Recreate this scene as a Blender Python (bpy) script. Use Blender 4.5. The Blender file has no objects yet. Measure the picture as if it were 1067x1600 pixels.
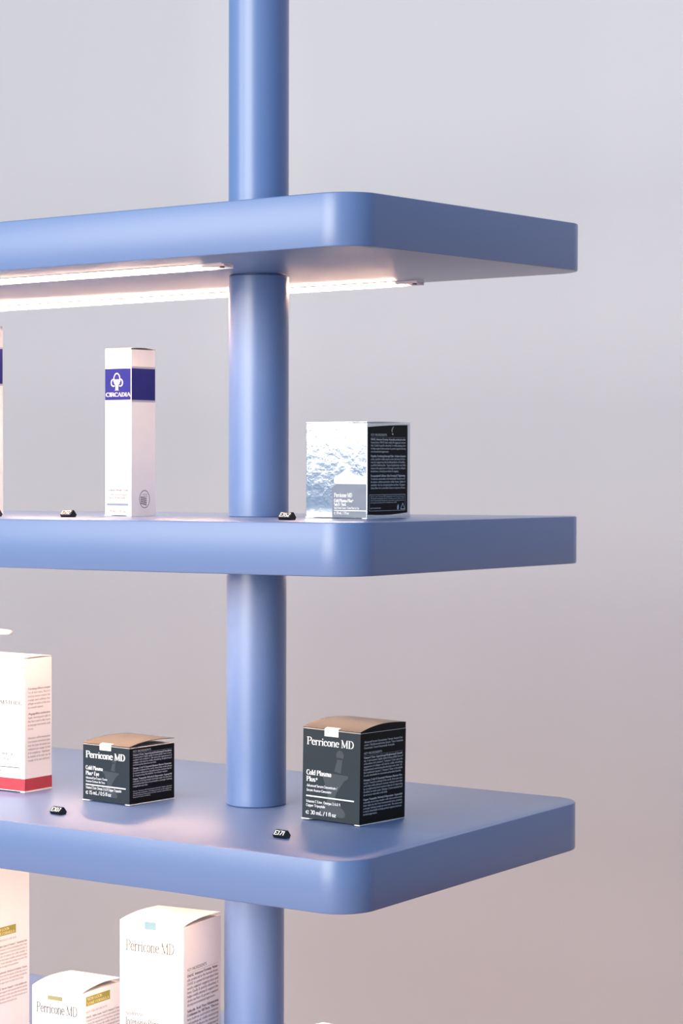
import bpy, bmesh, math, random
from mathutils import Matrix, Vector, Euler

# ------------------------------------------------------------------ camera, world, light
scene = bpy.context.scene
COL = scene.collection
FOCAL_PX = 3627.46
YAW, PITCH, ROLL = 0.60958, -0.02358, -0.00224
CAM = Vector((1.20094, -1.73804, 0.06291))


def view_rotation():
    rz = Matrix.Rotation(YAW, 3, 'Z')
    rx = Matrix.Rotation(PITCH, 3, 'X')
    ry = Matrix.Rotation(ROLL, 3, 'Y')
    return rz @ rx @ ry


VR = view_rotation()
cam_data = bpy.data.cameras.new('camera')
cam = bpy.data.objects.new('camera', cam_data)
COL.objects.link(cam)
right, fwd, up = VR.col[0], VR.col[1], VR.col[2]
m = Matrix((right, up, -fwd)).transposed().to_4x4()
m.translation = CAM
cam.matrix_world = m
cam_data.sensor_fit = 'HORIZONTAL'
cam_data.sensor_width = 36.0
cam_data.lens = FOCAL_PX / 1067 * 36.0
cam_data.clip_start = 0.01
scene.camera = cam

scene.view_settings.view_transform = 'Standard'
scene.view_settings.look = 'None'
scene.view_settings.gamma = 1.0
scene.view_settings.exposure = 0.0
scene.view_settings.use_curve_mapping = False

world = bpy.data.worlds.new('world')
scene.world = world
world.use_nodes = True
wb = world.node_tree.nodes['Background']
wb.inputs[0].default_value = (0.45, 0.70, 1.13, 1)
wb.inputs[1].default_value = 0.50

FRONT_LIGHT_POWER = 35.0   # per square metre


def area_light(name, loc, target, sx, sy, power, color):
    d = bpy.data.lights.new(name, 'AREA')
    d.shape = 'RECTANGLE'
    d.size, d.size_y = sx, sy
    d.energy = power
    d.color = color
    o = bpy.data.objects.new(name, d)
    COL.objects.link(o)
    o.location = loc
    o.rotation_euler = (Vector(target) - Vector(loc)).to_track_quat('-Z', 'Y').to_euler()
    return o


# daylight of an unseen front window; left pane added for the foil reflection
for wx0, wx1, wz0, wz1 in ((-1.9, 0.7, -0.60, 2.5), (-4.1, -2.6, 0.16, 2.2)):
    wx, ww, wz, wh = (wx0 + wx1) / 2, wx1 - wx0, (wz0 + wz1) / 2, wz1 - wz0
    area_light('unseen_front_light', (wx, -4.3, wz), (wx, 0.0, wz), ww, wh, FRONT_LIGHT_POWER * ww * wh, (1.0, 0.96, 0.885))

# ------------------------------------------------------------------ helpers
def obj(name, verts, faces, mats, parent=None, midx=None, smooth=False):
    me = bpy.data.meshes.new(name)
    me.from_pydata([tuple(v) for v in verts], [], faces)
    if not isinstance(mats, (list, tuple)):
        mats = [mats]
    for mm in mats:
        me.materials.append(mm)
    if midx:
        for p_, i in zip(me.polygons, midx):
            p_.material_index = i
    if smooth:
        for p_ in me.polygons:
            p_.use_smooth = True
    me.update()
    o = bpy.data.objects.new(name, me)
    COL.objects.link(o)
    if parent:
        o.parent = parent
    return o


def tag(o, label=None, cat=None, group=None, kind=None):
    for k, v in (('label', label), ('category', cat), ('group', group), ('kind', kind)):
        if v:
            o[k] = v
    return o


def empty(name, loc, rot=(0, 0, 0)):
    o = bpy.data.objects.new(name, None)
    o.empty_display_size = 0.02
    COL.objects.link(o)
    o.location = loc
    o.rotation_euler = rot
    return o


def rounded_rect(x0, x1, y0, y1, r, seg=6):
    """outline, counter-clockwise seen from +Z"""
    pts = []
    for cx, cy, a0 in ((x1 - r, y0 + r, -90), (x1 - r, y1 - r, 0), (x0 + r, y1 - r, 90), (x0 + r, y0 + r, 180)):
        for k in range(seg + 1):
            a = math.radians(a0 + 90 * k / seg)
            pts.append((cx + r * math.cos(a), cy + r * math.sin(a)))
    return pts


def loft(rings):
    """closed stack of equal-length rings -> verts, faces with caps"""
    n = len(rings[0])
    v = [p for r in rings for p in r]
    f = []
    for k in range(len(rings) - 1):
        for i in range(n):
            j = (i + 1) % n
            f.append((k * n + i, k * n + j, (k + 1) * n + j, (k + 1) * n + i))
    f.append(tuple(range(n - 1, -1, -1)))
    f.append(tuple((len(rings) - 1) * n + i for i in range(n)))
    return v, f


def lathe(profile, seg=40):
    """profile: (radius, z) from bottom to top"""
    rings = []
    for r, z in profile:
        rings.append([(r * math.cos(2 * math.pi * k / seg), r * math.sin(2 * math.pi * k / seg), z) for k in range(seg)])
    return loft(rings)


def shade_sides(o, angle=40):
    me = o.data
    for p_ in me.polygons:
        p_.use_smooth = True
    try:
        me.set_sharp_from_angle(angle=math.radians(angle))
    except Exception:
        pass


# ------------------------------------------------------------------ materials
def mat(name, color, rough=0.5, metal=0.0, ior=1.45, spec=0.5, var=0.0, vscale=30.0, bump=0.0, bscale=200.0,
        bdist=0.001, emit=None, estr=0.0, coat=0.0, coat_rough=0.2, trans=0.0):
    mt = bpy.data.materials.new(name)
    mt.use_nodes = True
    nt = mt.node_tree
    bs = nt.nodes['Principled BSDF']
    bs.inputs['Base Color'].default_value = (*color, 1)
    bs.inputs['Roughness'].default_value = rough
    bs.inputs['Metallic'].default_value = metal
    bs.inputs['IOR'].default_value = ior
    bs.inputs['Specular IOR Level'].default_value = spec
    bs.inputs['Coat Weight'].default_value = coat
    bs.inputs['Coat Roughness'].default_value = coat_rough
    bs.inputs['Transmission Weight'].default_value = trans
    if emit:
        bs.inputs['Emission Color'].default_value = (*emit, 1)
        bs.inputs['Emission Strength'].default_value = estr
    tc = nt.nodes.new('ShaderNodeTexCoord')
    if var > 0:
        nz = nt.nodes.new('ShaderNodeTexNoise')
        nz.inputs['Scale'].default_value = vscale
        nz.inputs['Detail'].default_value = 4
        nt.links.new(tc.outputs['Object'], nz.inputs['Vector'])
        mx = nt.nodes.new('ShaderNodeMix')
        mx.data_type = 'RGBA'
        nt.links.new(nz.outputs['Fac'], mx.inputs[0])
        mx.inputs[6].default_value = (*[c * (1 - var) for c in color], 1)
        mx.inputs[7].default_value = (*[min(1, c * (1 + var)) for c in color], 1)
        nt.links.new(mx.outputs[2], bs.inputs['Base Color'])
    if bump > 0:
        nb = nt.nodes.new('ShaderNodeTexNoise')
        nb.inputs['Scale'].default_value = bscale
        nb.inputs['Detail'].default_value = 3
        nt.links.new(tc.outputs['Object'], nb.inputs['Vector'])
        bp = nt.nodes.new('ShaderNodeBump')
        bp.inputs['Strength'].default_value = bump
        bp.inputs['Distance'].default_value = bdist
        nt.links.new(nb.outputs['Fac'], bp.inputs['Height'])
        nt.links.new(bp.outputs['Normal'], bs.inputs['Normal'])
    return mt


PAINT = mat('blue_paint', (0.116, 0.196, 0.40), rough=0.33, ior=1.5, spec=0.32, coat=0.62, coat_rough=0.36, var=0.03, vscale=6, bump=0.12, bscale=260, bdist=0.0006)
WALL = mat('grey_wall_paint', (0.61, 0.613, 0.632), rough=0.85, spec=0.2, var=0.015, vscale=1.2, bump=0.1, bscale=160, bdist=0.0005)
FLOOR = mat('warm_floor', (0.56, 0.26, 0.115), rough=0.5, var=0.15, vscale=4)
ALU = mat('aluminium_channel', (0.72, 0.72, 0.74), rough=0.3, metal=1.0, var=0.04, vscale=60)
CAP = mat('clear_end_plastic', (0.78, 0.74, 0.76), rough=0.25, var=0.05, vscale=300)
SCREW = mat('dark_screw', (0.10, 0.08, 0.08), rough=0.35, metal=0.6, var=0.1, vscale=400)
LED = mat('warm_led_diffuser', (0.9, 0.88, 0.85), rough=0.5, emit=(1.0, 0.62, 0.41), estr=118.0, var=0.01)
BOARD = mat('white_board', (0.92, 0.905, 0.895), rough=0.55, var=0.02, vscale=40, bump=0.05, bscale=500, bdist=0.0003)
BOARD_EDGE = mat('raw_board_edge', (0.75, 0.72, 0.69), rough=0.7, var=0.05, vscale=200)
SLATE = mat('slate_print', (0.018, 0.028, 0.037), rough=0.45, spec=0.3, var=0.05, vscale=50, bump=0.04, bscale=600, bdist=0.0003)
SLATE_LIT_TOP = mat('slate_satin_lid_lit', (0.085, 0.065, 0.052), rough=0.44, var=0.05, vscale=50, coat=0.05, coat_rough=0.35)  # slate lid, with the warm glow of the light bars mixed into its colour
BLACK = mat('black_print', (0.006, 0.006, 0.007), rough=0.5, spec=0.15, var=0.1, vscale=60)
EMBLEM = mat('grey_emblem_print', (0.040, 0.053, 0.064), rough=0.42, var=0.02)
WHITE_INK = mat('white_ink', (0.86, 0.87, 0.88), rough=0.5, var=0.02)
GREY_INK = mat('grey_ink', (0.62, 0.62, 0.62), rough=0.5, var=0.03)
DARK_INK = mat('dark_grey_ink', (0.15, 0.14, 0.15), rough=0.5, var=0.03)
MID_INK = mat('mid_grey_ink', (0.36, 0.33, 0.34), rough=0.5, var=0.03)
PALE_INK = mat('pale_grey_ink', (0.52, 0.51, 0.51), rough=0.5, var=0.03)
TAPE = mat('white_seal_tape', (0.88, 0.88, 0.88), rough=0.35, var=0.02)
BRAND_INK = mat('brand_grey_ink', (0.055, 0.053, 0.053), rough=0.5, var=0.03)
BLUE_TAPE = mat('pale_blue_tape', (0.12, 0.235, 0.31), rough=0.3, var=0.03)
FOIL = mat('silver_foil', (0.62, 0.66, 0.72), rough=0.10, metal=1.0, var=0.05, vscale=40, bump=0.12, bscale=120, bdist=0.001)
FOIL_GREY = mat('grey_foil_print', (0.13, 0.15, 0.19), rough=0.30, metal=0.5, var=0.10, vscale=60, bump=0.1, bscale=150, bdist=0.001)
FOIL_CREAM = mat('cream_print', (0.74, 0.72, 0.70), rough=0.4, metal=0.3, var=0.05)
FOIL_CREAM2 = mat('grey_cream_print', (0.50, 0.49, 0.51), rough=0.4, metal=0.4, var=0.05)
NAVY = mat('navy_foil', (0.026, 0.026, 0.21), rough=0.32, metal=0.55, var=0.15, vscale=70, bump=0.12, bscale=120, bdist=0.0008)
SILVER_LINE = mat('silver_line_print', (0.55, 0.54, 0.60), rough=0.35, metal=0.7, var=0.05)
RED = mat('red_print', (0.50, 0.05, 0.07), rough=0.42, var=0.05, vscale=40)
OLIVE = mat('olive_sticker', (0.33, 0.31, 0.05), rough=0.5, var=0.08, vscale=300)
TAGBLACK = mat('black_tag_plastic', (0.008, 0.008, 0.009), rough=0.22, var=0.1, vscale=200)
TAGWHITE = mat('white_tag_digits', (0.85, 0.84, 0.82), rough=0.4, var=0.02)
PUMP = mat('white_pump_plastic', (0.85, 0.84, 0.83), rough=0.3, var=0.02)

# ------------------------------------------------------------------ stroke lettering
# glyph = (advance, [strokes]); cap height 1, x-height .66
# ('l',x0,y0,x1,y1[,w]) line; w: 'k' thick, 't' thin, else by direction
# ('a',cx,cy,rx,ry,a0,a1) arc in degrees; ('s',x,y,half) serif; ('o',x,y,r) dot
def G(adv, *st):
    return (adv, st)


GL = {
    'a': G(.46, ('a', .2, .46, .15, .17, 165, 0), ('l', .35, .46, .35, .08), ('a', .41, .08, .06, .06, 180, 270), ('a', .19, .19, .15, .17, 0, 360)),
    'b': G(.48, ('l', .1, 0, .1, 1), ('s', .06, .98, .06), ('a', .26, .33, .17, .31, 0, 360)),
    'c': G(.42, ('a', .23, .33, .17, .31, 48, 315), ('o', .33, .5, .06)),
    'd': G(.50, ('l', .38, 0, .38, 1), ('s', .34, .98, .06), ('s', .42, .02, .05), ('a', .22, .33, .17, .31, 0, 360)),
    'e': G(.43, ('a', .22, .33, .17, .31, 8, 322), ('l', .06, .37, .39, .37)),
    'f': G(.32, ('l', .14, .02, .14, .8), ('a', .26, .8, .12, .17, 180, 50), ('l', .03, .64, .28, .64), ('s', .14, .02, .1)),
    'g': G(.46, ('a', .2, .42, .15, .22, 0, 360), ('l', .38, .66, .38, -.05, 'k'), ('a', .2, -.05, .18, .18, 0, -160)),
    'h': G(.52, ('l', .1, 0, .1, 1), ('s', .06, .98, .06), ('a', .25, .45, .15, .19, 180, 0), ('l', .4, .45, .4, 0), ('s', .1, .02, .09), ('s', .4, .02, .09)),
    'i': G(.24, ('l', .12, 0, .12, .65), ('s', .08, .63, .06), ('s', .12, .02, .1), ('o', .12, .86, .075)),
    'j': G(.24, ('l', .14, -.1, .14, .65), ('a', .04, -.1, .1, .12, 0, -100), ('o', .14, .86, .075)),
    'k': G(.50, ('l', .1, 0, .1, 1), ('s', .06, .98, .06), ('s', .1, .02, .09), ('l', .14, .3, .4, .63, 't'), ('l', .2, .38, .42, .02, 'k'), ('s', .42, .02, .07)),
    'l': G(.24, ('l', .12, 0, .12, 1), ('s', .08, .98, .06), ('s', .12, .02, .1)),
    'm': G(.78, ('l', .1, 0, .1, .65), ('s', .06, .63, .06), ('a', .24, .47, .14, .18, 180, 0), ('l', .38, .47, .38, 0), ('a', .52, .47, .14, .18, 180, 0), ('l', .66, .47, .66, 0), ('s', .1, .02, .09), ('s', .38, .02, .09), ('s', .66, .02, .09)),
    'n': G(.52, ('l', .1, 0, .1, .65), ('s', .06, .63, .06), ('a', .25, .46, .15, .19, 180, 0), ('l', .4, .46, .4, 0), ('s', .1, .02, .09), ('s', .4, .02, .09)),
    'o': G(.46, ('a', .23, .33, .18, .31, 0, 360)),
    'p': G(.50, ('l', .1, -.28, .1, .65), ('s', .06, .63, .06), ('s', .1, -.27, .09), ('a', .27, .33, .17, .31, 0, 360)),
    'q': G(.50, ('l', .39, -.28, .39, .65), ('s', .39, -.27, .09), ('a', .22, .33, .17, .31, 0, 360)),
    'r': G(.38, ('l', .1, 0, .1, .65), ('s', .06, .63, .06), ('s', .1, .02, .1), ('a', .26, .42, .16, .21, 170, 65), ('o', .32, .56, .065)),
    's': G(.37, ('a', .18, .49, .12, .15, 40, 240), ('l', .1, .42, .27, .25, 'k'), ('a', .18, .17, .13, .15, 50, -150)),
    't': G(.31, ('l', .14, .12, .14, .84), ('a', .24, .12, .1, .1, 180, 290), ('l', .03, .64, .28, .64)),
    'u': G(.52, ('l', .1, .65, .1, .2), ('s', .06, .63, .06), ('a', .25, .2, .15, .18, 180, 360), ('l', .4, .65, .4, 0), ('s', .36, .63, .06), ('s', .44, .02, .05)),
    'v': G(.46, ('l', .06, .64, .23, .02, 'k'), ('l', .23, .02, .4, .64, 't'), ('s', .07, .64, .08), ('s', .39, .64, .07)),
    'w': G(.70, ('l', .06, .64, .2, .02, 'k'), ('l', .2, .02, .34, .64, 't'), ('l', .34, .64, .48, .02, 'k'), ('l', .48, .02, .62, .64, 't'), ('s', .07, .64, .08), ('s', .61, .64, .07)),
    'x': G(.46, ('l', .06, .64, .4, .02, 'k'), ('l', .06, .02, .4, .64, 't'), ('s', .08, .02, .07), ('s', .38, .64, .07)),
    'y': G(.46, ('l', .06, .64, .23, .02, 'k'), ('l', .14, -.26, .4, .64, 't'), ('s', .07, .64, .08), ('s', .39, .64, .07), ('o', .11, -.22, .06)),
    'z': G(.42, ('l', .05, .63, .37, .63), ('l', .37, .63, .05, .03, 'k'), ('l', .05, .03, .37, .03)),
    'A': G(.66, ('l', .06, 0, .32, 1, 't'), ('l', .32, 1, .58, 0, 'k'), ('l', .15, .34, .5, .34), ('s', .07, .02, .09), ('s', .58, .02, .1)),
    'B': G(.60, ('l', .13, 0, .13, 1), ('s', .1, .98, .09), ('s', .1, .02, .09), ('a', .3, .76, .19, .23, 90, -90), ('a', .31, .26, .21, .26, 90, -90), ('l', .13, .98, .3, .98), ('l', .13, .53, .3, .53), ('l', .13, .02, .3, .02)),
    'C': G(.60, ('a', .34, .5, .27, .5, 45, 315), ('l', .54, .72, .54, .98, 't')),
    'D': G(.66, ('l', .13, 0, .13, 1), ('s', .1, .98, .09), ('s', .1, .02, .09), ('a', .27, .5, .31, .48, 90, -90), ('l', .13, .98, .27, .98), ('l', .13, .02, .27, .02)),
    'E': G(.56, ('l', .13, 0, .13, 1), ('l', .05, .97, .5, .97), ('l', .05, .03, .52, .03), ('l', .13, .52, .4, .52), ('l', .5, .97, .5, .8, 't'), ('l', .52, .03, .52, .22, 't')),
    'F': G(.54, ('l', .13, 0, .13, 1), ('s', .13, .02, .12), ('l', .05, .97, .5, .97), ('l', .13, .5, .4, .5), ('l', .5, .97, .5, .78, 't')),
    'G': G(.66, ('a', .34, .5, .27, .5, 45, 330), ('l', .56, .42, .56, .06, 'k'), ('s', .54, .43, .1)),
    'H': G(.68, ('l', .13, 0, .13, 1), ('l', .55, 0, .55, 1), ('l', .13, .52, .55, .52), ('s', .13, .02, .11), ('s', .13, .98, .11), ('s', .55, .02, .11), ('s', .55, .98, .11)),
    'I': G(.30, ('l', .15, 0, .15, 1), ('s', .15, .02, .12), ('s', .15, .98, .12)),
    'K': G(.66, ('l', .13, 0, .13, 1), ('s', .13, .02, .11), ('s', .13, .98, .11), ('l', .17, .42, .52, .98, 't'), ('l', .28, .58, .58, .02, 'k')),
    'L': G(.54, ('l', .13, 0, .13, 1), ('s', .13, .98, .11), ('l', .04, .03, .5, .03), ('l', .5, .03, .5, .25, 't')),
    'M': G(.86, ('l', .13, 0, .13, 1, 't'), ('l', .13, 1, .42, .05, 'k'), ('l', .42, .05, .71, 1, 't'), ('l', .71, 1, .71, 0, 'k'), ('s', .1, .98, .08), ('s', .74, .98, .08), ('s', .13, .02, .1), ('s', .71, .02, .11)),
    'N': G(.70, ('l', .13, 0, .13, 1, 't'), ('l', .13, 1, .57, 0, 'k'), ('l', .57, 0, .57, 1, 't'), ('s', .1, .98, .08), ('s', .13, .02, .1), ('s', .57, .98, .1)),
    'O': G(.68, ('a', .34, .5, .28, .49, 0, 360)),
    'P': G(.58, ('l', .14, 0, .14, 1), ('s', .1, .98, .1), ('s', .14, .02, .13), ('a', .3, .74, .23, .24, 90, -90), ('l', .14, .98, .3, .98), ('l', .14, .5, .3, .5)),
    'R': G(.64, ('l', .13, 0, .13, 1), ('s', .1, .98, .09), ('s', .13, .02, .11), ('a', .3, .75, .2, .23, 90, -90), ('l', .13, .98, .3, .98), ('l', .13, .52, .32, .52), ('l', .32, .52, .58, .02, 'k')),
    'S': G(.50, ('a', .25, .74, .18, .24, 40, 235), ('l', .13, .63, .37, .37, 'k'), ('a', .24, .26, .2, .25, 50, -145)),
    'T': G(.60, ('l', .3, 0, .3, 1), ('l', .05, .97, .55, .97), ('s', .3, .02, .12), ('l', .05, .97, .05, .78, 't'), ('l', .55, .97, .55, .78, 't')),
    'U': G(.66, ('l', .13, 1, .13, .3), ('a', .33, .3, .2, .29, 180, 360), ('l', .53, 1, .53, .3, 't'), ('s', .13, .98, .11), ('s', .53, .98, .09)),
    'V': G(.64, ('l', .07, 1, .32, 0, 'k'), ('l', .32, 0, .57, 1, 't'), ('s', .08, .98, .1), ('s', .56, .98, .09)),
    'W': G(.90, ('l', .06, 1, .25, 0, 'k'), ('l', .25, 0, .45, 1, 't'), ('l', .45, 1, .64, 0, 'k'), ('l', .64, 0, .84, 1, 't')),
    'Y': G(.62, ('l', .06, 1, .31, .45, 'k'), ('l', .31, .45, .56, 1, 't'), ('l', .31, 0, .31, .47), ('s', .31, .02, .12), ('s', .07, .98, .09), ('s', .55, .98, .08)),
    '0': G(.50, ('a', .25, .5, .19, .48, 0, 360)),
    '1': G(.34, ('l', .19, 0, .19, 1), ('l', .06, .8, .19, .97, 't'), ('s', .19, .02, .12)),
    '2': G(.50, ('a', .24, .74, .18, .24, 170, -35), ('l', .4, .62, .07, .05), ('l', .06, .04, .45, .04)),
    '3': G(.50, ('a', .23, .76, .18, .22, 150, -80), ('a', .23, .27, .2, .26, 80, -150)),
    '5': G(.50, ('l', .12, .97, .42, .97), ('l', .12, .97, .1, .55, 't'), ('a', .23, .31, .2, .3, 120, -150)),
    '6': G(.50, ('a', .25, .31, .19, .3, 0, 360), ('a', .42, .4, .36, .58, 180, 100)),
    '7': G(.48, ('l', .06, .96, .44, .96), ('l', .44, .96, .18, 0, 'k')),
    '8': G(.50, ('a', .25, .76, .16, .22, 0, 360), ('a', .25, .27, .19, .27, 0, 360)),
    '9': G(.50, ('a', .25, .69, .19, .3, 0, 360), ('a', .08, .6, .36, .58, 0, -80)),
    '.': G(.2, ('o', .1, .06, .07)),
    ',': G(.2, ('o', .1, .06, .07), ('l', .12, .04, .05, -.14, 't')),
    '-': G(.3, ('l', .04, .34, .26, .34)),
    '/': G(.36, ('l', .04, -.08, .32, 1.04, 't')),
    '&': G(.66, ('a', .28, .78, .13, .19, -40, 220), ('l', .18, .66, .56, .03, 'k'), ('a', .26, .24, .2, .23, 130, 330), ('l', .42, .14, .58, .45, 't')),
    '+': G(.46, ('l', .05, .6, .41, .6, 'k'), ('l', .23, .38, .23, .82, 'k')),
    "'": G(.14, ('l', .07, .75, .07, 1, 't')),
    '(': G(.26, ('a', .3, .4, .2, .6, 120, 240)),
    ')': G(.26, ('a', -.04, .4, .2, .6, 60, -60)),
    '*': G(.34, ('l', .05, .75, .29, .75, 't'), ('l', .1, .9, .24, .6, 't'), ('l', .1, .6, .24, .9, 't')),
    'e_mark': G(.8, ('a', .4, .4, .34, .4, 35, 325), ('l', .1, .4, .6, .4)),
    ' ': G(.22),
}
SERIF = dict(thick=.125, thin=.04, serif=True, seg=10)
BOLD = dict(thick=.17, thin=.055, serif=True, seg=8)
SANS = dict(thick=.12, thin=.11, serif=False, seg=8)
TINY = dict(thick=.13, thin=.075, serif=False, seg=5)
TINYB = dict(thick=.20, thin=.11, serif=False, seg=5)


class Ink:
    """2-D print collected as polygons"""

    def __init__(self):
        self.v, self.f = [], []

    def poly(self, pts):
        n = len(self.v)
        self.v += [tuple(p_) for p_ in pts]
        self.f.append(tuple(range(n, n + len(pts))))

    def rect(self, x0, y0, x1, y1):
        self.poly([(x0, y0), (x1, y0), (x1, y1), (x0, y1)])

    def disc(self, cx, cy, rx, ry, n=20):
        self.poly([(cx + rx * math.cos(2 * math.pi * k / n), cy + ry * math.sin(2 * math.pi * k / n)) for k in range(n)])

    def stroke(self, pts, widths):
        n0 = len(self.v)
        N = len(pts)
        for i, (x, y) in enumerate(pts):
            xa, ya = pts[max(0, i - 1)]
            xb, yb = pts[min(N - 1, i + 1)]
            dx, dy = xb - xa, yb - ya
            L = math.hypot(dx, dy) or 1e-9
            w = widths[i] / 2
            self.v.append((x - dy / L * w, y + dx / L * w))
            self.v.append((x + dy / L * w, y - dx / L * w))
        for i in range(N - 1):
            a = n0 + 2 * i
            self.f.append((a + 1, a + 3, a + 2, a))

    def arc(self, cx, cy, rx, ry, a0, a1, w0, w1=None, n=24):
        """w0 width where the stroke runs vertically, w1 where it runs horizontally"""
        w1 = w0 if w1 is None else w1
        pts, ws = [], []
        for k in range(n + 1):
            a = math.radians(a0 + (a1 - a0) * k / n)
            tx, ty = -rx * math.sin(a), ry * math.cos(a)
            s = abs(ty) / (math.hypot(tx, ty) or 1e-9)
            pts.append((cx + rx * math.cos(a), cy + ry * math.sin(a)))
            ws.append(w1 + (w0 - w1) * s)
        self.stroke(pts, ws)

    def text(self, s, x, y, h, style=SERIF, width=None, align='l', slant=0.0, condense=1.0, track=0.0):
        toks = []
        i = 0
        while i < len(s):
            if s[i] == '~':
                toks.append('e_mark')
            elif s[i] in GL:
                toks.append(s[i])
            else:
                toks.append(' ')
            i += 1
        adv = sum(GL[t][0] + track for t in toks)
        kx = h * condense
        if width:
            kx = width / adv
        tot = adv * kx
        ox = x - (tot if align == 'r' else tot / 2 if align == 'c' else 0)
        tk, tn, ser, seg = style['thick'], style['thin'], style['serif'], style['seg']
        n0 = len(self.v)
        cur = 0.0
        for t in toks:
            a_, st = GL[t]
            sub = Ink()
            for q in st:
                if q[0] == 'l':
                    x0, y0, x1, y1 = q[1:5]
                    w = None
                    if len(q) > 5:
                        w = tk if q[5] == 'k' else max(tn, tk * .42)
                    else:
                        L = math.hypot(x1 - x0, y1 - y0) or 1e-9
                        w = tn + (tk - tn) * abs(y1 - y0) / L
                    sub.stroke([(x0, y0), (x1, y1)], [w, w])
                elif q[0] == 'a':
                    n = max(3, int(seg * abs(q[6] - q[5]) / 180))
                    sub.arc(q[1], q[2], q[3], q[4], q[5], q[6], tk, tn, n)
                elif q[0] == 's' and ser:
                    sub.rect(q[1] - q[3], q[2] - tn * .55, q[1] + q[3], q[2] + tn * .55)
                elif q[0] == 'o':
                    r = q[3] * (1.0 if ser else .85)
                    sub.disc(q[1], q[2], r, r, 8 if seg > 5 else 4)
            b = len(self.v)
            self.v += [(ox + (px + cur + slant * py) * kx, y + py * h) for px, py in sub.v]
            self.f += [tuple(b + k for k in f) for f in sub.f]
            cur += a_ + track
        return tot

    def para(self, lines, x, ytop, width, h, lead, bold_first=0, style=TINY, bstyle=TINYB, last=0.6):
        """justified block; the first bold_first lines heavy; returns the y below it"""
        y = ytop
        for k, ln in enumerate(lines):
            y -= lead
            w = width if k < len(lines) - 1 else width * last
            self.text(ln, x, y, h, bstyle if k < bold_first else style, width=w)
        return y


def decal(name, ink, material, parent, dims, face='front', eps=0.0002, label=None):
    w, d, h = dims
    vs = []
    for u, v in ink.v:
        if face == 'front':
            vs.append((-w / 2 + u, -d / 2 - eps, v))
        else:
            vs.append((w / 2 + eps, -d / 2 + u, v))
    o = obj(name, vs, ink.f, material, parent)
    if label:
        o['label'] = label
    return o


# ------------------------------------------------------------------ the room
D = 0.44413
FLOOR_Z = -1.15
WALL_Y = 2.2


def slab(name, x0, x1, y0, y1, z0, z1, material):
    v = [(x, y, z) for z in (z0, z1) for x, y in ((x0, y0), (x1, y0), (x1, y1), (x0, y1))]
    f = [(3, 2, 1, 0), (4, 5, 6, 7), (0, 1, 5, 4), (1, 2, 6, 5), (2, 3, 7, 6), (3, 0, 4, 7)]
    return obj(name, v, f, material)


tag(slab('wall_back', -5.5, 3.5, WALL_Y, WALL_Y + 0.1, FLOOR_Z, 2.6, WALL), kind='structure')
tag(slab('floor', -5.5, 3.5, -5.0, WALL_Y, FLOOR_Z - 0.1, FLOOR_Z, FLOOR), kind='structure')

# ------------------------------------------------------------------ shelving unit
LX = -2.20  # left end out of view, lengthened to shade the wall behind
TH = 0.05
# (height of top at the reference point, slope along x, slope along y)
SH = {'T': (0.3054, 0.0110, 0.0101), 'M': (0.0, 0.00855, -0.0054), 'B': (-0.3054, -0.00035, 0.01274), 'C': (-0.606, -0.018, 0.012)}


def top_z(s, x, y):
    z, a, b = SH[s]
    return z + a * (x + .25) + b * (y - D / 2)


unit = empty('shelving_unit', (-0.28, D / 2, FLOOR_Z))
tag(unit, 'blue painted shelving unit of thick rounded boards on round poles', 'shelf unit')


def unit_part(name, v, f, material, smooth=True, angle=40, parent=None):
    base = Vector(unit.location)
    o = obj(name, [Vector(p_) - base for p_ in v], f, material, unit if parent is None else parent)
    if smooth:
        shade_sides(o, angle)
    return o


def make_shelf(s):
    e, r = 0.0016, 0.038
    rings = []
    for ins, dz in ((e, -TH), (e * .3, -TH + e * .3), (0, -TH + e), (0, -e), (e * .3, -e * .3), (e, 0)):
        pts = rounded_rect(LX + ins, -ins, ins, D - ins, r - ins, 14)
        rings.append([(x, y, top_z(s, x, y) + dz) for x, y in pts])
    v, f = loft(rings)
    return unit_part('shelf', v, f, PAINT)


for s in 'TMBC':
    make_shelf(s)

# pole pieces between the boards: (x, y, lower board, upper board)
PX, PY, PR = -0.28066, 0.22739, 0.03185


def pole_piece(cx, cy, z0, z1):
    prof = [(PR - .0012, z0), (PR, z0 + .0012), (PR, z1 - .0022), (PR - .0014, z1 - .0010), (PR - .004, z1 - .0009), (PR - .004, z1)]
    v, f = lathe(prof, 72)
    unit_part('pole', [(x + cx, y + cy, z) for x, y, z in v], f, PAINT, angle=30)


for px in (PX, -1.92):
    for dx, lo, hi in ((0.0016, 'T', None), (0.0020, 'M', 'T'), (-0.0006, 'B', 'M'), (-0.0030, 'C', 'B'), (-0.002, None, 'C')):
        cx = px + dx
        z0 = FLOOR_Z if lo is None else top_z(lo, cx, PY) - .0002
        z1 = 1.45 if hi is None else top_z(hi, cx, PY) - TH
        pole_piece(cx, PY, z0, z1)


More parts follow.
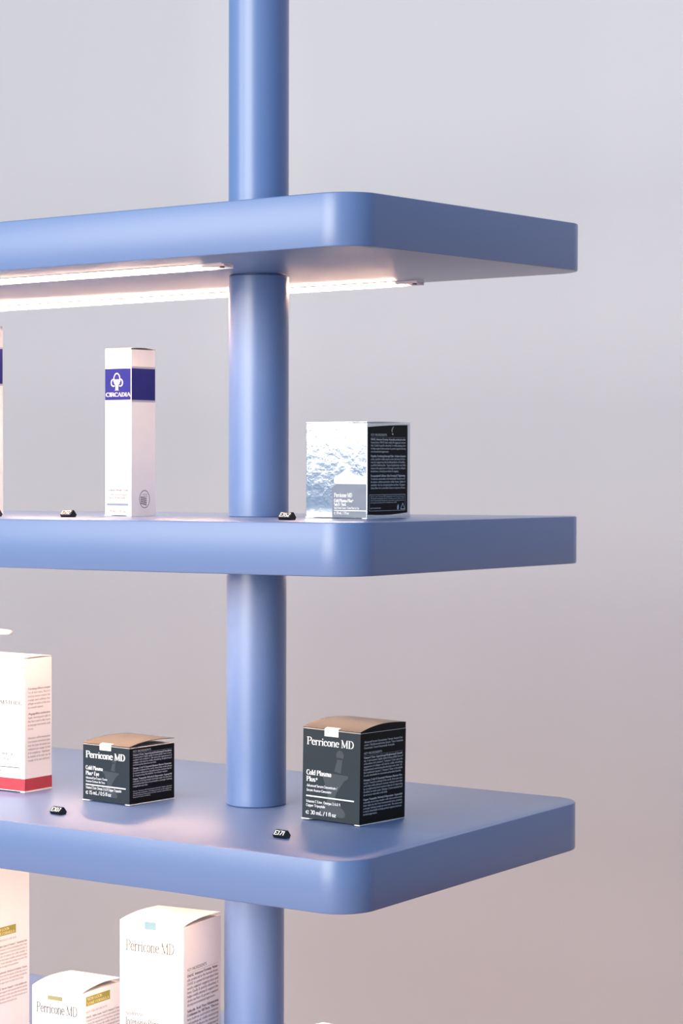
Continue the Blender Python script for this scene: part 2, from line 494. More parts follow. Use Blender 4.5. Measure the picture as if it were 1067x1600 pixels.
def light_bar(s, y, xe, k=0.62):
    """slim warm light under a board, from the left end to xe, with an unlit end piece"""
    def zb(x, y):
        return top_z(s, x, y) - TH
    base = Vector(unit.location)
    x0, xl = LX + 0.05, xe - 0.030
    ch = [(x, y + a, zb(x, y) + c) for x in (x0, xe) for a, c in ((-.0095, 0), (.0095, 0), (.0095, -.0022 * k), (-.0095, -.0022 * k))]
    f = [(0, 1, 2, 3), (7, 6, 5, 4), (0, 4, 5, 1), (1, 5, 6, 2), (2, 6, 7, 3), (3, 7, 4, 0)]
    # upright lip added on the wall side to keep bar light off the wall
    n = len(ch)
    ch += [(x, y + a, zb(x, y) - .0005 - c) for x in (x0, xe) for a, c in ((.0090, 0), (.0102, 0), (.0102, .0082 * k), (.0090, .0082 * k))]
    f += [tuple(i + n for i in q) for q in f[:6]]
    bar = unit_part('light_bar', ch, f, ALU, smooth=False)

    def half_round(xa, xb, hw, ht, z_off):
        n = 8
        rings = []
        for x in (xa, xb):
            rings.append([(x, y + hw * math.cos(math.pi * k / n), zb(x, y) - z_off - ht * math.sin(math.pi * k / n)) for k in range(n + 1)])
        return loft(rings)
    v, f = half_round(x0 + .004, xl, .0085 * k, .0052 * k, .0022 * k)
    unit_part('diffuser', v, f, LED, parent=bar)
    v, f = half_round(xl + .0004, xe, .0055, .0040 * k, .0022 * k)
    unit_part('end_cap', v, f, CAP, parent=bar)
    v, f = lathe([(.0022, -.0006), (.0026, 0), (.0026, .0030 * k)], 14)
    unit_part('screw', [(p_[0] + xe - .006, p_[1] + y, p_[2] + zb(xe, y) - .0075 * k) for p_ in v], f, SCREW, parent=bar)


for s in 'TMB':
    light_bar(s, *{'T': (.080, -.207, .52), 'M': (.115, -.205, .56), 'B': (.080, -.090)}[s])
    light_bar(s, 0.4110, -0.196, 0.36 if s == 'M' else 0.52)


# ------------------------------------------------------------------ cartons
def carton(name, label, cat, shelf, corner, theta, dims, mats, bulge=0.004, end_rise=0.0, lean=0.0, fill=None, group=None,
           lid_gap=0.0006):
    """folding carton; corner = its front right bottom corner on the shelf. mats: front, side, lid"""
    w, d, h = dims
    th = math.radians(theta)
    cx = corner[0] - math.cos(th) * w / 2 - math.sin(th) * d / 2
    cy = corner[1] - math.sin(th) * w / 2 + math.cos(th) * d / 2
    z0 = max(top_z(shelf, cx + a, cy + b) for a in (-w / 2, w / 2) for b in (-d / 2, d / 2))
    root = empty(name, (cx, cy, z0))
    rot = Matrix.Rotation(th, 3, 'Z')
    if lean:
        ax = Vector((VR.col[1][0], VR.col[1][1], 0)).normalized()
        rot = Matrix.Rotation(math.radians(lean), 3, ax) @ rot
    root.rotation_euler = rot.to_euler()
    tag(root, label, cat, group)
    # walls
    rings = []
    r = 0.0007
    for ins, z in ((0, .0010), (0, h - .0004), (.0004, h)):
        rings.append([(x, y, z) for x, y in rounded_rect(-w / 2 + ins, w / 2 - ins, -d / 2 + ins, d / 2 - ins, r, 3)])
    v, f = loft(rings)
    mi = []
    for fc in f:
        p0, p1, p2 = (Vector(v[i]) for i in fc[:3])
        n = (p1 - p0).cross(p2 - p0)
        if n.length > 0:
            n.normalize()
        if abs(n.z) > .5:
            mi.append(2)
        elif n.x > .62 or n.x < -.62:
            mi.append(1)
        else:
            mi.append(0)
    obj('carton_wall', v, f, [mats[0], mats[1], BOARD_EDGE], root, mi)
    # bottom flap: raw board, a touch proud at the corners
    c = 0.0005
    pts = [(-w / 2 - c, -d / 2 - c), (-w / 2 + .010, -d / 2 - c), (-w / 2 + .013, -d / 2 + .007), (w / 2 - .008, -d / 2 + .007), (w / 2 - .006, -d / 2 - c),
           (w / 2 + c, -d / 2 - c), (w / 2 + c, d / 2), (-w / 2 - c, d / 2)]
    v, f = loft([[(x, y, z) for x, y in pts] for z in (0.0, .0009)])
    obj('bottom_flap', v, f, BOARD, root)
    # arched lid
    N = 14
    t_ = 0.0006
    prof = []
    for k in range(N + 1):
        t = k / N
        prof.append((-d / 2 + t * d, h + lid_gap + bulge * math.sin(math.pi * t ** .85) + end_rise * t))
    v, f = [], []
    for x in (-w / 2 + .0002, w / 2 - .0002):
        for yy, zz in prof:
            v.append((x, yy, zz))
        for yy, zz in prof:
            v.append((x, yy, zz + t_))
    M_ = N + 1
    for k in range(N):
        f.append((M_ + k, 3 * M_ + k, 3 * M_ + k + 1, M_ + k + 1))
        f.append((k + 1, 2 * M_ + k + 1, 2 * M_ + k, k))
        f.append((k, M_ + k, M_ + k + 1, k + 1))
        f.append((2 * M_ + k + 1, 3 * M_ + k + 1, 3 * M_ + k, 2 * M_ + k))
    f.append((0, 2 * M_, 3 * M_, M_))
    f.append((M_ - 1, 2 * M_ - 1, 4 * M_ - 1, 3 * M_ - 1))
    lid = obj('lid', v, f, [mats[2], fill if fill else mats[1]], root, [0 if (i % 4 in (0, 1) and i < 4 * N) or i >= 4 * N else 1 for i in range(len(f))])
    shade_sides(lid, 50)
    if fill:
        # dust flap standing under the arched lid on the right
        v, f = [], []
        for x in (w / 2 - .0008, w / 2 - .0003):
            for yy, zz in prof:
                v.append((x, yy * .99, h - .001))
            for yy, zz in prof:
                v.append((x, yy * .99, max(h - .0005, zz)))
        for k in range(N):
            f.append((2 * M_ + k, 2 * M_ + k + 1, 3 * M_ + k + 1, 3 * M_ + k))
            f.append((k + 1, k, M_ + k, M_ + k + 1))
        obj('dust_flap', v, f, fill, root)
    root['bulge'] = bulge
    return root


def seal(root, dims, u0, u1, drop, back, material, bulge, end_rise=0.0, lid_gap=.0006):
    """strip of tape folded from the front panel over the lid"""
    w, d, h = dims
    e = .0003
    rows = [(-d / 2 - e, h - drop), (-d / 2 - e, h + lid_gap + .0008)]
    for k in range(1, 4):
        t = back * k / 3 / d
        rows.append((-d / 2 + t * d, h + lid_gap + .0009 + bulge * math.sin(math.pi * t ** .85) + end_rise * t))
    v = []
    for yy, zz in rows:
        v += [(-w / 2 + u0, yy, zz), (-w / 2 + u1, yy, zz)]
    f = [(2 * k, 2 * k + 1, 2 * k + 3, 2 * k + 2) for k in range(len(rows) - 1)]
    return obj('seal_tape', v, f, material, root)


def mortar_emblem(w, h, base=0.06, top=0.79, cx=0.55, sc=0.24):
    """pestle in a mortar, as fractions of the panel"""
    k = Ink()
    H = (top - base) * h
    X, S, Y = cx * w, sc * w, base * h

    def q(pts):
        k.poly([(X + a * S, Y + b * H) for a, b in pts])
    k.disc(X + .42 * S, Y + .93 * H, .27 * S, .27 * S)
    q([(.28, .90), (.02, .68), (.50, .66), (.62, .88)])
    q([(-1.02, .655), (1.02, .635), (1.02, .60), (.86, .565), (-.92, .59), (-1.02, .625)])
    q([(-.80, .59), (.78, .565), (.20, .36), (.12, .30), (-.42, .30), (-.48, .36)])
    q([(-.42, .30), (.12, .30), (.16, .20), (.72, .12), (.86, .06), (.80, .01), (.55, 0), (-.85, .02), (-.98, .07), (-.90, .13), (-.50, .20)])
    return k


# --- serum carton, lower shelf
W_, H_ = 0.0748, 0.0925
dm = (W_, W_, H_)
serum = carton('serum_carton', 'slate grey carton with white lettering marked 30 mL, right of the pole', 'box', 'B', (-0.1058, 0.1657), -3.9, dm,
               (SLATE, BLACK, SLATE_LIT_TOP), bulge=.0038, end_rise=.0050, lean=0.7, fill=BLACK)
decal('emblem', mortar_emblem(W_, H_), EMBLEM, serum, dm, eps=.00012, label='faint grey mortar and pestle')
k = Ink()
k.text('Perricone MD', .0055, .0762, .0078, SERIF, width=.0610)
decal('brand_lettering', k, WHITE_INK, serum, dm)
k = Ink()
k.text('Cold Plasma', .0055, .0455, .0050, BOLD, width=.0325)
k.text('Plus+', .0055, .0388, .0050, BOLD, width=.0150)
k.text('Advanced Serum Concentrate /', .0055, .0333, .0027, TINY, width=.0400, slant=.2)
k.text('Serum Avance Concentre', .0055, .0287, .0027, TINY, width=.0325, slant=.2)
k.text('Vitamin C Ester, Omegas 3, 6 & 9,', .0055, .0173, .0027, TINY, width=.0450)
k.text('Copper Tripeptide', .0055, .0132, .0027, TINY, width=.0250)
k.text('~ 30 mL / 1 fl oz', .0052, .0055, .0040, SANS, width=.0395)
decal('product_lettering', k, WHITE_INK, serum, dm)
k = Ink()
k.rect(.0055, .0233, .0675, .0246)
decal('rule_line', k, WHITE_INK, serum, dm)
SERUM_TEXT = [
    (0, ['Advanced Serum Concentrate / Serum Avance Con-', 'centre / Hochkonzentriertes Serum / Siero Avanzato', 'Concentrato / Suero Concentrado Avanzado'], .78),
    ('KEY INGREDIENTS',),
    (1, ['Vitamin C Ester, Supercharged Brightening & Smooth-', 'ing: A more potent, highly stable & bioavailable form of', 'antioxidant-rich vitamin C, Vitamin C Ester gives the', 'appearance of collagen-rich skin by visibly smoothing,',
         'brightening & minimizing discoloration over time. Un-', 'like traditional vitamin C, Vitamin C Ester is fat soluble', '& easily absorbable for maximum antioxidant benefits.'], .97),
    (1, ['Omegas 3, 6 & 9, Essential Moisture Barrier Pro-', 'tection: Found in seafood of the north, these give skin', 'with help visibly plump & increase radiance over time', 'by strengthening skins moisture barrier & improving',
         'flexibility to retain water. Omegas 3, 6 are essential and', 'do not occur naturally in the body.'], .62),
    (1, ['Copper Tripeptide, Refresh & Rejuvenate: A powerful', 'naturally occurring complex with three amino acids', 'helps repair dry skin from environmental stress, promotes', 'a younger looking complexion over time. The amino acid',
         'is easily absorbable to help protect against environ-', 'mental aggressors.'], .36),
]


def side_text(blocks, x, ytop, width, h, lead, gap, ink=None, head=None):
    ink = ink or Ink()
    y = ytop
    for b in blocks:
        if isinstance(b[0], str):
            y -= gap * .6
            y -= lead
            ink.text(b[0], x, y, h * 1.05, SANS, width=width * (head or .46))
            y -= lead * .45
            ink.rect(x, y, x + width, y + h * .07)
        else:
            y = ink.para(b[1], x, y, width, h, lead, b[0], last=b[2]) - gap
    return ink


decal('ingredients_lettering', side_text(SERUM_TEXT, .0055, .0855, .0640, .0021, .00298, .0016), GREY_INK, serum, dm, 'right')
seal(serum, dm, .0285, .0465, .0062, .004, TAPE, .0038, .0050)

# --- eye cream carton, lower shelf
W2, H2 = 0.0695, 0.0605
dm2 = (W2, W2, H2)
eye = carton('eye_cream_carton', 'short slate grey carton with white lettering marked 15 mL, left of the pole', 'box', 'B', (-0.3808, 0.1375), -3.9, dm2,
             (SLATE, BLACK, SLATE_LIT_TOP), bulge=.0028, end_rise=.0040)
decal('emblem', mortar_emblem(W2, H2, .10, .80, .60, .17), EMBLEM, eye, dm2, eps=.00012, label='faint grey mortar and pestle')
k = Ink()
k.text('Perricone MD', .0046, .0462, .0072, BOLD, width=.0585)
decal('brand_lettering', k, WHITE_INK, eye, dm2)
k = Ink()
k.text('Cold Plasma', .0046, .0333, .0042, BOLD, width=.0255)
k.text('Plus+ Eye', .0046, .0275, .0042, BOLD, width=.0200)
k.text('Advanced Eye Cream / Creme', .0046, .0234, .0024, TINY, width=.0320)
k.text('Avancee Contour des Yeux', .0046, .0198, .0024, TINY, width=.0290)
k.text('Vitamin C Ester, Omega 3, 6 & 9, Copper Tripeptide', .0046, .0127, .0029, TINY, width=.0530)
k.text('~ 15 mL / 0.5 fl oz', .0046, .0070, .0039, SANS, width=.0380)
decal('product_lettering', k, WHITE_INK, eye, dm2)
k = Ink()
k.rect(.0046, .0165, .0640, .0178)
decal('rule_line', k, WHITE_INK, eye, dm2)
EYE_TEXT = [
    ('KEY INGREDIENTS',),
    (1, ['Vitamin C Ester, Supercharged Brightening & Smoothing:', 'A more potent, highly stable & bioavailable form of anti-', 'oxidant-rich vitamin C, this gives the appearance of', 'collagen-rich skin by visibly smoothing, brightening &', 'minimizing discoloration over time.'], .60),
    (1, ['Omegas 3, 6 & 9, Essential Moisture Barrier Protection:', 'Found in seafood of the north, these help visibly plump', '& increase radiance by strengthening the moisture barrier', '& improving flexibility to retain water.'], .90),
    (1, ['Copper Tripeptide, Refresh & Rejuvenate: A powerful', 'naturally occurring complex that helps repair dry skin from', 'environmental stress & promotes a younger looking', 'complexion over time.'], .38),
]
ink = side_text(EYE_TEXT, .0050, .0590, .0600, .0019, .0026, .0010)
ink.para(['Dist. by: Perricone MD. Distributed in the USA. Made in the USA', 'of imported components. All rights reserved, see the website for', 'the recycling instructions of this carton and of the jar,', 'keep out of reach of children.'], .0050, .0160, .0600, .0013, .0021, last=.45)
decal('ingredients_lettering', ink, GREY_INK, eye, dm2, 'right')
seal(eye, dm2, .0255, .0425, .0050, .004, TAPE, .0028, .0040)

# --- silver foil carton, middle shelf
W3, H3 = 0.0761, 0.0957
dm3 = (W3, W3, H3)
silver = carton('foil_carton', 'shiny silver foil carton with a printed cream jar, on the middle shelf', 'box', 'M', (-0.1036, 0.1745), -1.2, dm3,
                (FOIL, FOIL, FOIL), bulge=.0006)
jx0 = .0330
k = Ink()
k.poly([(jx0, .001), (W3 - .0006, .001), (W3 - .0006, .0345), (jx0 + .0045, .0345), (jx0 + .0038, .0325), (jx0, .0312)])
decal('jar_picture', k, FOIL_GREY, silver, dm3, eps=.00012, label='grey printed picture of an open jar')
k = Ink()
k.poly([(jx0 + .0040, .0345), (W3 - .0006, .0345), (W3 - .0006, .0375), (jx0 + .0022, .0375), (jx0 + .0022, .0362)])
decal('jar_neck', k, FOIL_CREAM2, silver, dm3, eps=.00014)
k = Ink()
k.rect(jx0 + .0022, .0392, W3 - .0006, .0405)
decal('jar_rim_shade', k, FOIL_CREAM2, silver, dm3, eps=.00014)
k = Ink()
k.rect(jx0 + .0022, .0375, W3 - .0006, .0392)
decal('jar_rim', k, FOIL_CREAM, silver, dm3, eps=.00014)
k = Ink()
k.poly([(jx0 + .0028, .0405), (W3 - .0006, .0405), (W3 - .0006, .0425), (jx0 + .0040, .0425)])
decal('jar_rim', k, FOIL_CREAM, silver, dm3, eps=.00014)
k = Ink()
k.poly([(jx0 + .0055, .0426), (W3 - .010, .0426), (W3 - .016, .0446), (W3 - .022, .0468), (jx0 + .0170, .0488), (jx0 + .0150, .0482), (jx0 + .0110, .0450)])
decal('cream_swirl', k, FOIL_CREAM, silver, dm3, eps=.00016)
k = Ink()
k.text('Perricone MD', jx0 + .0025, .0212, .0044, SERIF, width=.0225)
k.text('Cold Plasma Plus+', jx0 + .0025, .0163, .0032, BOLD, width=.0240)
k.text('Sub-D / Neck', jx0 + .0025, .0125, .0032, BOLD, width=.0150)
k.text('Sub-D Neck Cream / Creme Pour Le Cou', jx0 + .0025, .0094, .0023, TINY, width=.0310)
k.rect(jx0 + .0025, .0074, W3 - .0010, .0083)
k.text('~ 59 mL / 2 fl oz', jx0 + .0025, .0040, .0028, TINY, width=.0185)
decal('jar_lettering', k, WHITE_INK, silver, dm3)
k = Ink()
k.text('Sub-D / Neck', .0065, .0555, .0050, SERIF, width=.0290)
k.text('Sub-D Neck Cream', .0065, .0495, .0026, TINY, width=.0170)
k.text('Creme Pour Le Cou', .0065, .0458, .0026, TINY, width=.0220)
decal('product_lettering', k, WHITE_INK, silver, dm3)
# black side panel with bowed top and bottom edges
k = Ink()
N = 16
x0, x1 = .0012, W3 - .0052
pts = [(x0 + (x1 - x0) * i / N, .0040 - .0012 * math.sin(math.pi * i / N) + .0012 * i / N) for i in range(N + 1)]
pts += [(x1 - (x1 - x0) * i / N, H3 - .0036 + .0026 * math.sin(math.pi * (.5 + i / N * .5)) - .0004) for i in range(N + 1)]
k.poly(pts)
decal('black_panel', k, BLACK, silver, dm3, 'right', eps=.00012, label='black ingredients panel with bowed edges')
NECK_TEXT = [
    ('KEY INGREDIENTS',),
    (1, ['DMAE, Intensive Firming: Naturally produced in the', 'human brain, DMAE helps visibly lift sagging & uneven', 'skin. Easily & quickly absorbed, it visibly plumps skin', 'to help support skins surface & protect against drying', 'environmental aggressors.'], .52),
    (1, ['Peptides, Fortifying Damaged Skin: A chain of amino', 'acids, peptides visibly improve skin thickness & firm-', 'ness by supporting the building blocks of healthy,', 'youthful-looking skin. Topical application can help', 'improve the appearance of damage caused by collagen', 'breakdown, including wrinkles & sagging.'], .80),
    (1, ['Encapsulated Caffeine, Skin Firming & Tightening:', 'A natural, antioxidant-rich stimulant found in cof-', 'fee plants, caffeine promotes visibly firmer, tighter &', 'smoother skin by energizing skins surface. Encapsu-', 'lation allows for a controlled release to improve efficacy.'], 1.0),
]
ink = side_text(NECK_TEXT, .0062, .0868, .0610, .0021, .00305, .0015)
bx0, bx1, by0, by1 = .0035, .0668, .0075, .0240
lw = .0004
for a in ((bx0, by0, bx1, by0 + lw), (bx0, by1 - lw, bx1, by1), (bx0, by0, bx0 + lw, by1), (bx1 - lw, by0, bx1, by1)):
    ink.rect(*a)
ink.para(['Dist. by / par: Perricone MD. Distributed in the UK by Perricone', 'MD Limited. Distributed in the EU. All rights reserved. Made in USA', 'from US and imported components. Learn about recycling on the site', 'www.perriconemd.com for all addresses, 2022'], .0058, .0235, .0590, .0013, .00205, last=.78)
ink.para(['perriconemd.com'], .0058, .0120, .0600, .0015, .0022, last=.30)
# recycling triangle, hand mark, leaf mark
for a in ((.0585, .0090, .0625, .0150), (.0625, .0150, .0660, .0090), (.0660, .0090, .0585, .0090)):
    ink.stroke([(a[0], a[1]), (a[2], a[3])], [.0008, .0008])
ink.poly([(.0525, .0085), (.0550, .0085), (.0556, .0115), (.0546, .0140), (.0532, .0128), (.0522, .0108)])
ink.stroke([(.0435, .0868), (.0428, .0885), (.0440, .0908), (.0462, .0925)], [.0009, .0013, .0011, .0004])
ink.stroke([(.0430, .0850), (.0455, .0848)], [.0012, .0012])
decal('ingredients_lettering', ink, GREY_INK, silver, dm3, 'right')
seal(silver, dm3, .0290, .0445, .0045, .003, TAPE, .0006)
k = Ink()
k.text('PLUS+', .0310, H3 - .0034, .0026, TINYB, width=.0105)
decal('tape_lettering', k, PALE_INK, silver, dm3, eps=.0004)


# --- tall white cartons with a navy band, middle shelf
def banded_carton(label, corner, theta, dims, bz0, bz1):
    w, d, h = dims
    root = carton('serum_box', label, 'box', 'M', corner, theta, dims, (BOARD, BOARD, BOARD), bulge=.0012, group='white cartons with a navy band')
    for face, fw in (('front', w), ('right', d)):
        k = Ink()
        k.rect(0.0004, bz0, fw - .0008, bz1)
        decal('navy_band', k, NAVY, root, dims, face, eps=.00010)
        if face == 'front':
            rects = ((w * .22, bz1 + .0010, w * .90, bz1 + .0020), (w * .34, bz0 - .0022, w * .90, bz0 - .0010))
        else:
            rects = ((.0002, bz1, fw - .0004, bz1 + .0022), (.0002, bz0 - .0022, fw - .0004, bz0))
        for rc in rects:
            k = Ink()
            k.rect(*rc)
            decal('silver_line', k, SILVER_LINE, root, dims, face, eps=.00012)
    return root


W4, H4 = 0.0388, 0.1800
dm4 = (W4, W4, H4)
B0, B1 = .1255, .1595
circ = banded_carton('tall slim white carton with a navy band and white emblem, left of the pole', (-0.4177, 0.1840), -2.8, dm4, B0, B1)
k = Ink()
k.text('CIRCADIA', .0016, B0 + .0038, .0042, dict(thick=.15, thin=.05, serif=True, seg=8), width=.0362)
decal('brand_lettering', k, WHITE_INK, circ, dm4)
e_ = Ink()
e_.arc(0, .0018, .0052, .0078, -20, 200, .0012, .0012)
e_.poly([(-.0033, .0022), (.0033, .0022), (.0030, -.0020), (.0014, -.0042), (-.0014, -.0042), (-.0030, -.0020)])
e_.arc(-.0058, -.0018, .0036, .0042, 60, 300, .0017, .0012)
e_.arc(.0058, -.0018, .0036, .0042, 120, -120, .0017, .0012)
e_.arc(0, .0015, .0048, .0066, 200, 340, .0010, .0010)
e_.poly([(-.0024, -.0040), (.0024, -.0040), (.0022, -.0105), (.0036, -.0112), (-.0036, -.0112), (-.0022, -.0105)])
k = Ink()
k.v = [(.0178 + a * .88, B0 + .0203 + b * .88) for a, b in e_.v]
k.f = e_.f
decal('tree_emblem', k, WHITE_INK, circ, dm4, label='white emblem of a head under an arch')
k = Ink()
k.text('Firming Peptide Cream', .0040, .0268, .0028, TINY, width=.0310)
k.text('Creme Raffermissante', .0060, .0222, .0022, TINY, width=.0270)
k.text('aux Peptides', .0060, .0188, .0022, TINY, width=.0270)
k.text('29 mL / 1 fl. oz', .0060, .0038, .0030, TINY, width=.0250)
decal('product_lettering', k, BRAND_INK, circ, dm4)
k = Ink()
k.rect(.0030, .0112, .0345, .0136)
decal('blue_rule', k, mat('pale_blue_rule', (0.20, 0.24, 0.42), rough=.5, var=.1, vscale=300), circ, dm4, eps=.00014)
k = Ink()
ex, ey = .0210, .0182
k.arc(ex, ey, .0080, .0094, 0, 360, .0007, .0007, 36)
for i in range(4):
    for j in range(4):
        px, py = ex - .0052 + i * .0024, ey - .0052 + j * .0022 - (i - 1.5) * .0005
        if ((px - ex) / .0075) ** 2 + ((py - ey) / .0088) ** 2 < 1:
            k.disc(px, py, .0010, .0010, 10)
for yy in (.0030, .0050):
    k.rect(ex - .0030, ey + yy, ex + .0045, ey + yy + .0004)
decal('round_emblem', k, DARK_INK, circ, dm4, 'right', label='oval outline mark with a grid of dots')
banded_carton('tall white carton with a navy band, cut off by the left edge of the photo', (-0.6530, 0.205), 0.0, (.040, .030, .2145), .1500, .1900)

# --- white carton with red foot, lower shelf
W5, D5, H5 = 0.0760, 0.0450, 0.1470
dm5 = (W5, D5, H5)
red = carton('red_foot_carton', 'white carton with a red band round its foot, on the lower shelf', 'box', 'B', (-0.5350, 0.1430), 1.0, dm5, (BOARD, BOARD, BOARD), bulge=.0008)
for face, fw in (('front', W5), ('right', D5)):
    k = Ink()
    k.rect(0, .0018, fw, .0150)
    decal('red_band', k, RED, red, dm5, face, eps=.00010)
k = Ink()
k.text('MATHIOU', .0400, .0960, .0044, TINY, width=.0330)
decal('brand_lettering', k, BRAND_INK, red, dm5)
k = Ink()
k.text('FIRMING MOUSSE', .0240, .0400, .0030, TINY, width=.0350)
k.text('50 mL / 1.7 fl oz', .0260, .0345, .0026, TINY, width=.0280)
k.rect(.0040, .0265, .0690, .0273)
k.text('Paris', .0240, .0215, .0026, TINY, width=.0180)
decal('product_lettering', k, BRAND_INK, red, dm5)
k = Ink()
y = k.para(['Firming effect cream', 'For all skin types, this rich', 'firming mousse restores the', 'visage and softens the', 'affligee wrinkles of the skin', 'for a smooth radiance.'], .0050, .1165, .0370, .0024, .0041, 1, last=.7)
y = k.para(['Application', 'Apply morning and night to', 'the face and to the neck', 'in massage movements until', 'it is in.'], .0050, y - .0030, .0370, .0024, .0041, 1, last=.25)
k.para(['Mousse raffermissante', 'Une mousse onctueuse pour', 'tous les types de peaux qui', 'redonne au visage l eclat', 'et la souplesse. Appliquer', 'le matin et le soir sur le', 'visage et le cou nettoyes.'], .0050, y - .0060, .0370, .0024, .0041, 0, last=1.0)
decal('directions_lettering', k, MID_INK, red, dm5, 'right')

# --- toner carton, bottom shelf in the picture
zc = -0.4288
W6 = 0.0785
P6 = (-0.3098, 0.1400)
H6 = zc - top_z('C', *P6) - .0005
dm6 = (W6, W6 * .98, H6)
toner = carton('toner_carton', 'large white carton with a pale blue tape tab, just left of the pole', 'box', 'C', P6, 7.7, dm6, (BOARD, BOARD, BOARD), bulge=.0024, end_rise=.0022)
k = Ink()
k.text('Perricone MD', .0075, H6 - .0300, .0115, dict(thick=.11, thin=.06, serif=True, seg=10), width=.0600)
decal('brand_lettering', k, BRAND_INK, toner, dm6)
k = Ink()
k.text('NO RINSE', .0075, H6 - .0985, .0035, TINY, width=.0220)
k.text('Intensive Pore', .0075, H6 - .1085, .0075, dict(thick=.11, thin=.06, serif=True, seg=8), width=.0410)
k.text('Minimizing Toner', .0075, H6 - .1190, .0075, dict(thick=.11, thin=.06, serif=True, seg=8), width=.0510)
k.text('Tonique Minimiseur de Pores', .0075, H6 - .1270, .0040, TINY, width=.0480)
decal('product_lettering', k, BRAND_INK, toner, dm6)
TONER_TEXT = [
    ('KEY INGREDIENTS',),
    (1, ['DMAE, Intensive Firming: Natur-', 'ally produced in the human brain,', 'DMAE is a powerful ingredient that', 'works against sagging skin and', 'lines. Easily & quickly absorbed, it', 'helps visibly plump & support the', 'skins surface & protect against', 'drying environmental aggressors.'], .9),
    (2, ['Salicylic Acid, Pore Minimizing', 'Exfoliation for All Pores: This is a', 'beta hydroxy acid which removes', 'and unplugs oil, visibly minimizing', 'pores & dullness by means of', 'gentle yet effective exfoliation of', 'pores that leave your skin smooth', 'and clear. Helps to refine the look', 'of large pores over time while it', 'balances the excess of surface oil.'], .9),
]
decal('ingredients_lettering', side_text(TONER_TEXT, .0075, H6 - .0420, .0640, .0029, .00435, .0022, head=.62), DARK_INK, toner, dm6, 'right')
seal(toner, dm6, .0310, .0450, .0058, .003, BLUE_TAPE, .0024, .0022)

# --- low carton with olive stickers
P7 = (-0.4478, 0.1400)
H7 = -0.5161 - top_z('C', *P7) - .0005
W7 = 0.0696
dm7 = (W7, W7, H7)
low = carton('cream_carton', 'low white carton with two small olive stickers, beside the blue taped carton', 'box', 'C', P7, 4.1, dm7, (BOARD, BOARD, BOARD), bulge=.0032, end_rise=.0030)
k = Ink()
k.text('Perricone MD', .0060, H7 - .0265, .0105, dict(thick=.11, thin=.06, serif=True, seg=10), width=.0560)
k.text('High Potency Classics', .0060, H7 - .0480, .0045, TINY, width=.0360)
decal('brand_lettering', k, BRAND_INK, low, dm7)
k = Ink()
k.rect(.0215, H7 - .0118, .0415, H7 - .0072)
decal('sticker', k, mat('pale_olive_sticker', (0.25, 0.25, 0.12), rough=.5, var=.08, vscale=300), low, dm7, eps=.00012, label='small pale olive sticker')
k = Ink()
k.rect(.0050, H7 - .0150, .0480, H7 - .0050)
decal('sticker', k, OLIVE, low, dm7, 'right', eps=.00012, label='olive sticker with pale lettering')
k = Ink()
k.text('NEW LOOK', .0070, H7 - .0092, .0032, TINYB, width=.0270)
k.text('SAME FORMULA', .0070, H7 - .0140, .0032, TINYB, width=.0390)
decal('sticker_lettering', k, mat('straw_ink', (0.70, 0.62, 0.30), rough=.5, var=.05), low, dm7, 'right', eps=.0002)
LOWTEXT = [
    (0, ['KEY INGREDIENTS'], .62),
    (1, ['DMAE, Alpha Lipoic Acid & Vitamin C Ester:', 'A powerful mixture of three antioxidants that', 'reduces the appearance of fine lines, wrinkles', 'and loss of radiance, for visibly smooth skin,', 'helps to minimize the look of enlarged pores', 'and brings a healthy glow & natural firmness', 'over time, while the complexion looks even.'], .8),
]
decal('ingredients_lettering', side_text(LOWTEXT, .0050, H7 - .0190, .0610, .0022, .0037, .0018), MID_INK, low, dm7, 'right')

# --- tall carton cut off by the left edge of the frame
P8 = (-0.6320, 0.190)
dm8 = (.070, .070, .232)
tall = carton('tall_carton', 'tallest white carton under the lower shelf, at the left edge with olive sticker', 'box', 'C', P8, 3.0, dm8, (BOARD, BOARD, BOARD), bulge=.003)
H8 = dm8[2]
k = Ink()
k.rect(.0060, .1110, .0455, .1210)
decal('sticker', k, OLIVE, tall, dm8, 'right', eps=.00012, label='olive sticker with pale lettering')
k = Ink()
k.text('NEW LOOK', .0080, .1165, .0032, TINYB, width=.0260)
k.text('SAME FORMULA', .0080, .1120, .0032, TINYB, width=.0350)
decal('sticker_lettering', k, bpy.data.materials['straw_ink'], tall, dm8, 'right', eps=.0002)
TALLTEXT = [
    (0, ['KEY INGREDIENTS FOR SKIN'], .68),
    (1, ['DMAE, Alpha Lipoic & Vitamin C: Smoothing Skin', 'A natural mixture of three antioxidants that helps', 'reduce the appearance of fine lines and wrinkles of', 'the skin & loss of radiance for visibly smoother &', 'firmer skin that keeps a healthy and natural glow', 'every day. Easily absorbed, it helps to protect the', 'surface of the skin against drying conditions.'], .75),
    (1, ['Olive Polyphenols, Moisture & Comfort: Drawn', 'from the fruit and the leaves of the olive tree it', 'softens the feel of dry skin and helps to hold the', 'water in the upper layers for many hours & days.'], .9),
    (1, ['Vitamin E, Barrier Support: A fat soluble anti-', 'oxidant that supports the moisture barrier and the', 'natural recovery of the skin after the cleansing', 'step of the daily routine. For best results use it', 'morning and evening on clean and dry skin.'], .7),
]
decal('ingredients_lettering', side_text(TALLTEXT, .0055, .1085, .0600, .0023, .0039, .0030), MID_INK, tall, dm8, 'right')

# --- carton whose top just shows at the lower edge of the frame
carton('small_carton', 'white carton of which only the top shows, right of the pole at the bottom edge', 'box', 'C', (-0.115, 0.150), 0.0, (.06, .05, .0880), (BOARD, BOARD, BOARD), bulge=.001)

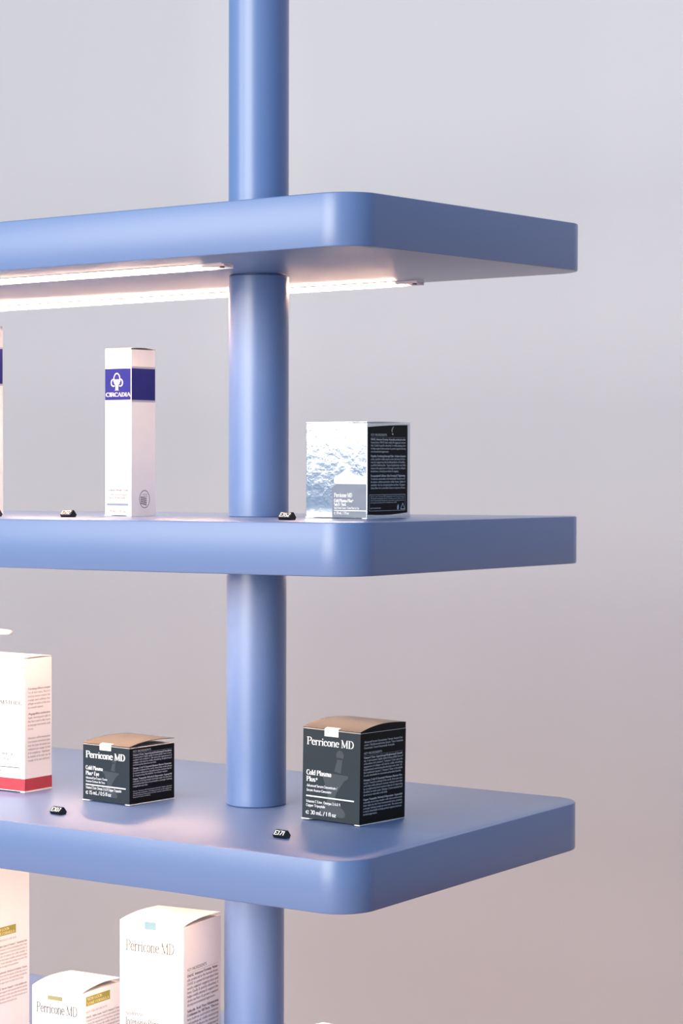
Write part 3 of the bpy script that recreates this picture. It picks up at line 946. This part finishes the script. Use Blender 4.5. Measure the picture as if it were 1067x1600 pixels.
# ------------------------------------------------------------------ pump bottle, spout just in view at the left
bx, by = -0.7015, 0.25
bz = top_z('B', bx, by)
pump = empty('pump_bottle', (bx, by, bz))
tag(pump, 'white pump bottle at the left edge, only the tip of its spout in view', 'bottle')
v, f = lathe([(.018, 0), (.0215, .0015), (.022, .004), (.022, .108), (.0205, .114), (.012, .120), (.011, .124)], 36)
shade_sides(obj('bottle_body', v, f, PUMP, pump))
v, f = lathe([(.0125, .1235), (.0130, .1245), (.0130, .140), (.0120, .142)], 32)
shade_sides(obj('collar', v, f, PUMP, pump))
v, f = lathe([(.0035, .141), (.0035, .158)], 16)
shade_sides(obj('stem', v, f, PUMP, pump))
rings = []
for x, hw, z0, z1 in ((-.011, .006, .1600, .1665), (-.008, .0085, .1575, .1675), (.006, .0085, .1570, .1675), (.012, .0060, .1590, .1672), (.040, .0044, .1600, .1668), (.0450, .0040, .1606, .1664), (.0468, .0028, .1618, .1652)):
    zm = (z0 + z1) / 2
    hz = (z1 - z0) / 2
    rings.append([(x, hw * math.cos(2 * math.pi * q / 16), zm + hz * math.sin(2 * math.pi * q / 16)) for q in range(16)])
v, f = loft(rings)
shade_sides(obj('spout', v, f, PUMP, pump), 60)


# ------------------------------------------------------------------ number tags
def number_tag(code, shelf, x, y, rz, label):
    z = top_z(shelf, x, y)
    root = empty('number_tag', (x, y, z), (0, 0, math.radians(rz)))
    tag(root, label, 'tag', 'black number tags on the shelves')
    L = .0150
    prof = [(-.0034, 0), (-.0052, .0026), (-.0008, .0078), (.0008, .0078), (.0052, .0026), (.0034, 0)]
    rings = []
    for xx, s in ((-L / 2, .94), (-L / 2 + .0004, 1.0), (L / 2 - .0004, 1.0), (L / 2, .94)):
        rings.append([(xx, yy * s, .0039 + (zz - .0039) * s if zz > 0 else 0.0) for yy, zz in prof])
    v, f = loft(rings)
    obj('wedge', v, f, TAGBLACK, root)
    k = Ink()
    k.text(code, .0010, .0009, .0048, dict(thick=.13, thin=.11, serif=False, seg=8), width=.0128)
    a, b = Vector((0, -.0052, .0026)), Vector((0, -.0008, .0078))
    up_ = (b - a).normalized()
    nn = Vector((0, -up_.z, up_.y))
    vs, fs = [], []
    n = len(k.v)
    for lift in (.0002, .0005):
        for u_, v_ in k.v:
            p_ = Vector((-L / 2 + u_, 0, 0)) + a + up_ * v_ + nn * lift
            vs.append(p_)
    for fc in k.f:
        fs.append(tuple(i + n for i in fc))
        for i in range(len(fc)):
            j = (i + 1) % len(fc)
            fs.append((fc[i], fc[j], fc[j] + n, fc[i] + n))
    obj('digits', vs, fs, TAGWHITE, root)
    return root


number_tag('E171', 'B', -0.1345, 0.0740, -2, 'black wedge tag with raised number E171, before the 30 mL grey carton')
number_tag('E107', 'B', -0.4115, 0.0600, -2, 'black wedge tag with raised number E107, lower shelf left')
number_tag('E162', 'M', -0.1330, 0.0800, -2, 'black wedge tag with raised number E162 beside the foil carton')
number_tag('E192', 'M', -0.4375, 0.1050, -2, 'black wedge tag with raised number E192 left of the navy banded carton')
number_tag('E116', 'M', -0.5390, 0.1000, -2, 'black wedge tag cut off by the left edge, middle shelf')
